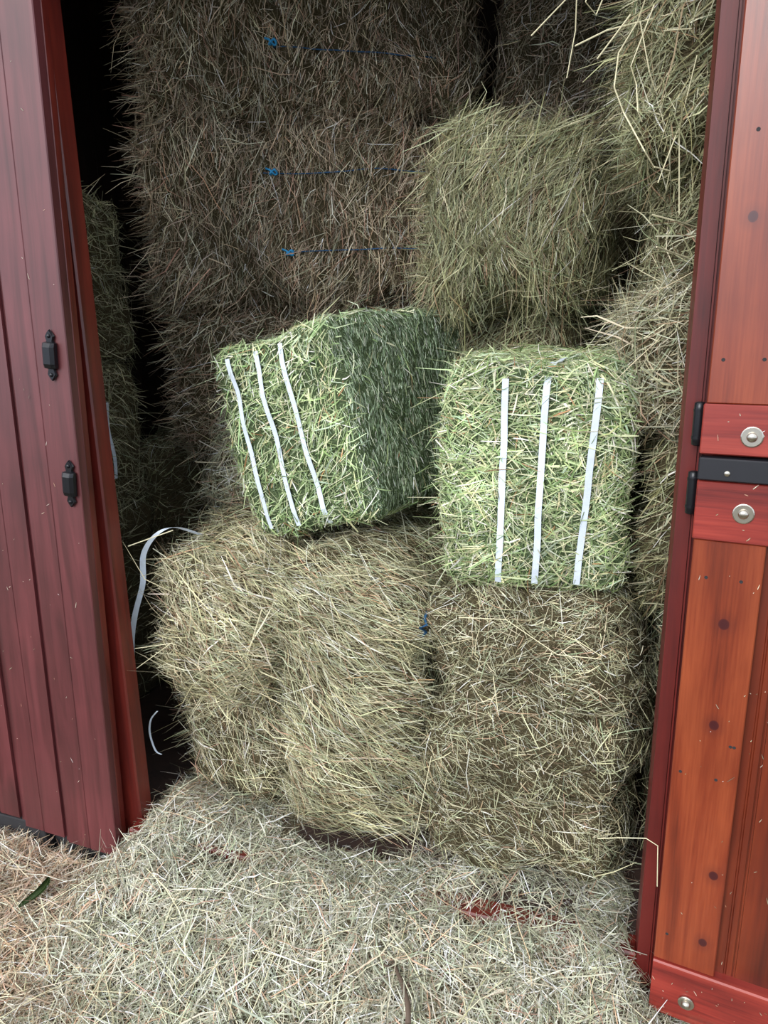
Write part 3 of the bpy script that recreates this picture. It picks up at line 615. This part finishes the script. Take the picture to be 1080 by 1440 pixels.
for i in range(150):
    x0, y0, a, l_ = rl.uniform(-1.6, .1), rl.uniform(.85, 1.28), rl.uniform(0, 6.28), rl.uniform(.07, .2)
    x1, y1 = x0 + l_ * cos(a), min(y0 + l_ * sin(a), 1.31); xm, ym = (x0 + x1) / 2 + rl.uniform(-.01, .01), (y0 + y1) / 2
    if y1 > 1.25 and x1 < -1.2: continue
    LL.append([(x0, y0, heapz(x0, y0) + .006), (xm, ym, max(heapz(xm, ym), (heapz(x0, y0) + heapz(x1, y1)) / 2) + rl.uniform(.012, .022)), (x1, y1, heapz(x1, y1) + rl.uniform(.006, .02))])
stalks(heap, LL, .0009)

# white strapping come loose beside the left foot bale
def loose_strap(pts, label, wd):
    root = empty('loose_strap', pts[-1]); tag(root, label, 'strap'); o0 = Vector(pts[-1]); pts = [Vector(p) - o0 for p in pts]
    P2 = []
    for i in range(len(pts) - 1):
        p0, p1, p2, p3 = pts[max(i - 1, 0)], pts[i], pts[i + 1], pts[min(i + 2, len(pts) - 1)]
        for k in range(6):
            t = k / 6; P2.append(.5 * ((2 * p1) + (p2 - p0) * t + (2 * p0 - 5 * p1 + 4 * p2 - p3) * t * t + (3 * p1 - p0 - 3 * p2 + p3) * t ** 3))
    P2.append(pts[-1]); pn = []
    for i, p in enumerate(P2):
        d = (P2[min(i + 1, len(P2) - 1)] - P2[max(i - 1, 0)]).normalized(); pn.append((p, d.cross(Vector((.5, .3, .2))).normalized().cross(d)))
    bm = bmesh.new(); rows = []
    for p, d_ in pn:
        sd_ = Vector((.93, .34, .05)) * wd * .5; t_ = Vector((-.34, .93, 0)) * .0006
        rows.append([bm.verts.new(p - sd_ - t_), bm.verts.new(p + sd_ - t_), bm.verts.new(p + sd_ + t_), bm.verts.new(p - sd_ + t_)])
    for a, b in zip(rows[:-1], rows[1:]):
        for k in range(4): bm.faces.new((a[k], a[(k + 1) % 4], b[(k + 1) % 4], b[k]))
    bm.faces.new(rows[0][::-1]); bm.faces.new(rows[-1])
    bm_obj('band', bm, M_STRAP, root)
loose_strap([(-1.06, 1.58, .955), (-1.10, 1.53, .985), (-1.135, 1.50, .972), (-1.180, 1.50, .915), (-1.192, 1.50, .835), (-1.226, 1.50, .747), (-1.252, 1.505, .66), (-1.275, 1.52, .54)], 'white plastic strap curling off the left foot bale in the dark gap', .015)
loose_strap([(-1.155, 1.456, .495), (-1.190, 1.470, .455), (-1.206, 1.480, .405), (-1.190, 1.475, .360), (-1.172, 1.475, .350)], 'small white loop of strap low beside the left door edge', .005)

# twig and leaf on the litter
root = empty('twig', (-.41, 1.19, heapz(-.41, 1.19))); tag(root, 'thin brown twig lying on the loose hay at the bottom middle', 'twig')
bm = bmesh.new(); add_tube(bm, [(-.05, .085, .004), (-.034, .047, .015), (-.003, .01, .018), (.024, -.025, .02), (.05, -.067, .018), (.06, -.10, .012)], [.002, .0035, .0042, .005, .0055, .006], 8); bm_obj('stem', bm, M_TWIG, root, smooth=True)
bm = bmesh.new(); add_tube(bm, [(-.003, .01, .018), (-.02, .0, .026), (-.03, -.004, .03)], [.003, .0022, .0014], 6); bm_obj('side_shoot', bm, M_TWIG, root, smooth=True)
root = empty('leaf', (-1.335, 1.165, heapz(-1.335, 1.165) + .012)); tag(root, 'single curled green leaf on the tan litter at lower left', 'leaf')
bm = bmesh.new(); rows = []
for i in range(11):
    t = i / 10; wv = .011 * sin(pi * min(1, t * 1.02 + .03)) ** .7 + .001; cx, cy, cz = -.032 + .012 * sin(t * 3.2) * 2 + t * .012, -.040 + t * .095, .010 * sin(t * 3) + .012 * t
    rows.append([bm.verts.new((cx - wv, cy - wv * .3, cz + .007)), bm.verts.new((cx - wv * .4, cy, cz + .001)), bm.verts.new((cx + wv * .4, cy, cz)), bm.verts.new((cx + wv, cy + wv * .3, cz + .008))])
for a, b in zip(rows[:-1], rows[1:]):
    for k in range(3): bm.faces.new((a[k], a[k + 1], b[k + 1], b[k]))
bmesh.ops.solidify(bm, geom=bm.faces[:], thickness=.0006)
lf = bm_obj('blade', bm, M_LEAF, root, smooth=True)
bm = bmesh.new(); add_tube(bm, [(-.032 + .024 * sin(t * 3.2) + t * .012, -.040 + t * .095, .010 * sin(t * 3) + .012 * t + .0015) for t in np.linspace(0, .95, 9)], .0008, 5); bm_obj('midrib', bm, M_LEAF, lf)
# blue twine end in the gap between the two tall foot bales
root = empty('twine_end', (-.425, 1.475, .82)); tag(root, 'frayed blue twine end in the gap between the two tall foot bales', 'twine')
bm = bmesh.new()
add_tube(bm, [(.004, .02, .04), (0, 0, .022), (.008, -.012, .012), (-.006, -.014, .004), (.006, -.010, -.006), (-.004, 0, -.02)], .0036, 6); bm_obj('knotted_end', bm, M_TWINE, root, smooth=True)
# chaff blown on to the doors
def flecks(root, x0, x1, z0, z1, y, n, seed):
    r = np.random.default_rng(seed); P = np.stack([r.uniform(x0, x1, n), np.full(n, y), r.uniform(z0, z1, n)], -1)
    a = r.normal(1.57, .9, n); D = np.stack([np.cos(a), np.full(n, -.05), np.sin(a)], -1); S = np.cross(D, np.array([0, 1, 0]))
    L = r.gamma(2, .003, n).clip(.002, .03)
    tag(ribbons('stuck_chaff', P, D, norm(S), L, np.full(n, .0011), r.normal(0, .1, (n, 3)) * np.array([1, 0, 1]), palette(n, *GP, r), M_STRAW, root, nseg=2, r=r), kind='stuff')
flecks(LD, -.55, -.005, .01, 1.9, -.001, 90, 1); flecks(UP, 0, .3, 1.28, 1.35, -.0052, 12, 2); flecks(LO, 0, .2, .14, .24, -.0118, 22, 3); flecks(LO, 0, .10, .26, 1.1, -.001, 18, 4); flecks(LO, .108, .25, .26, 1.0, .0168, 40, 5); flecks(LO, 0, .2, 1.13, 1.22, -.0052, 10, 6)
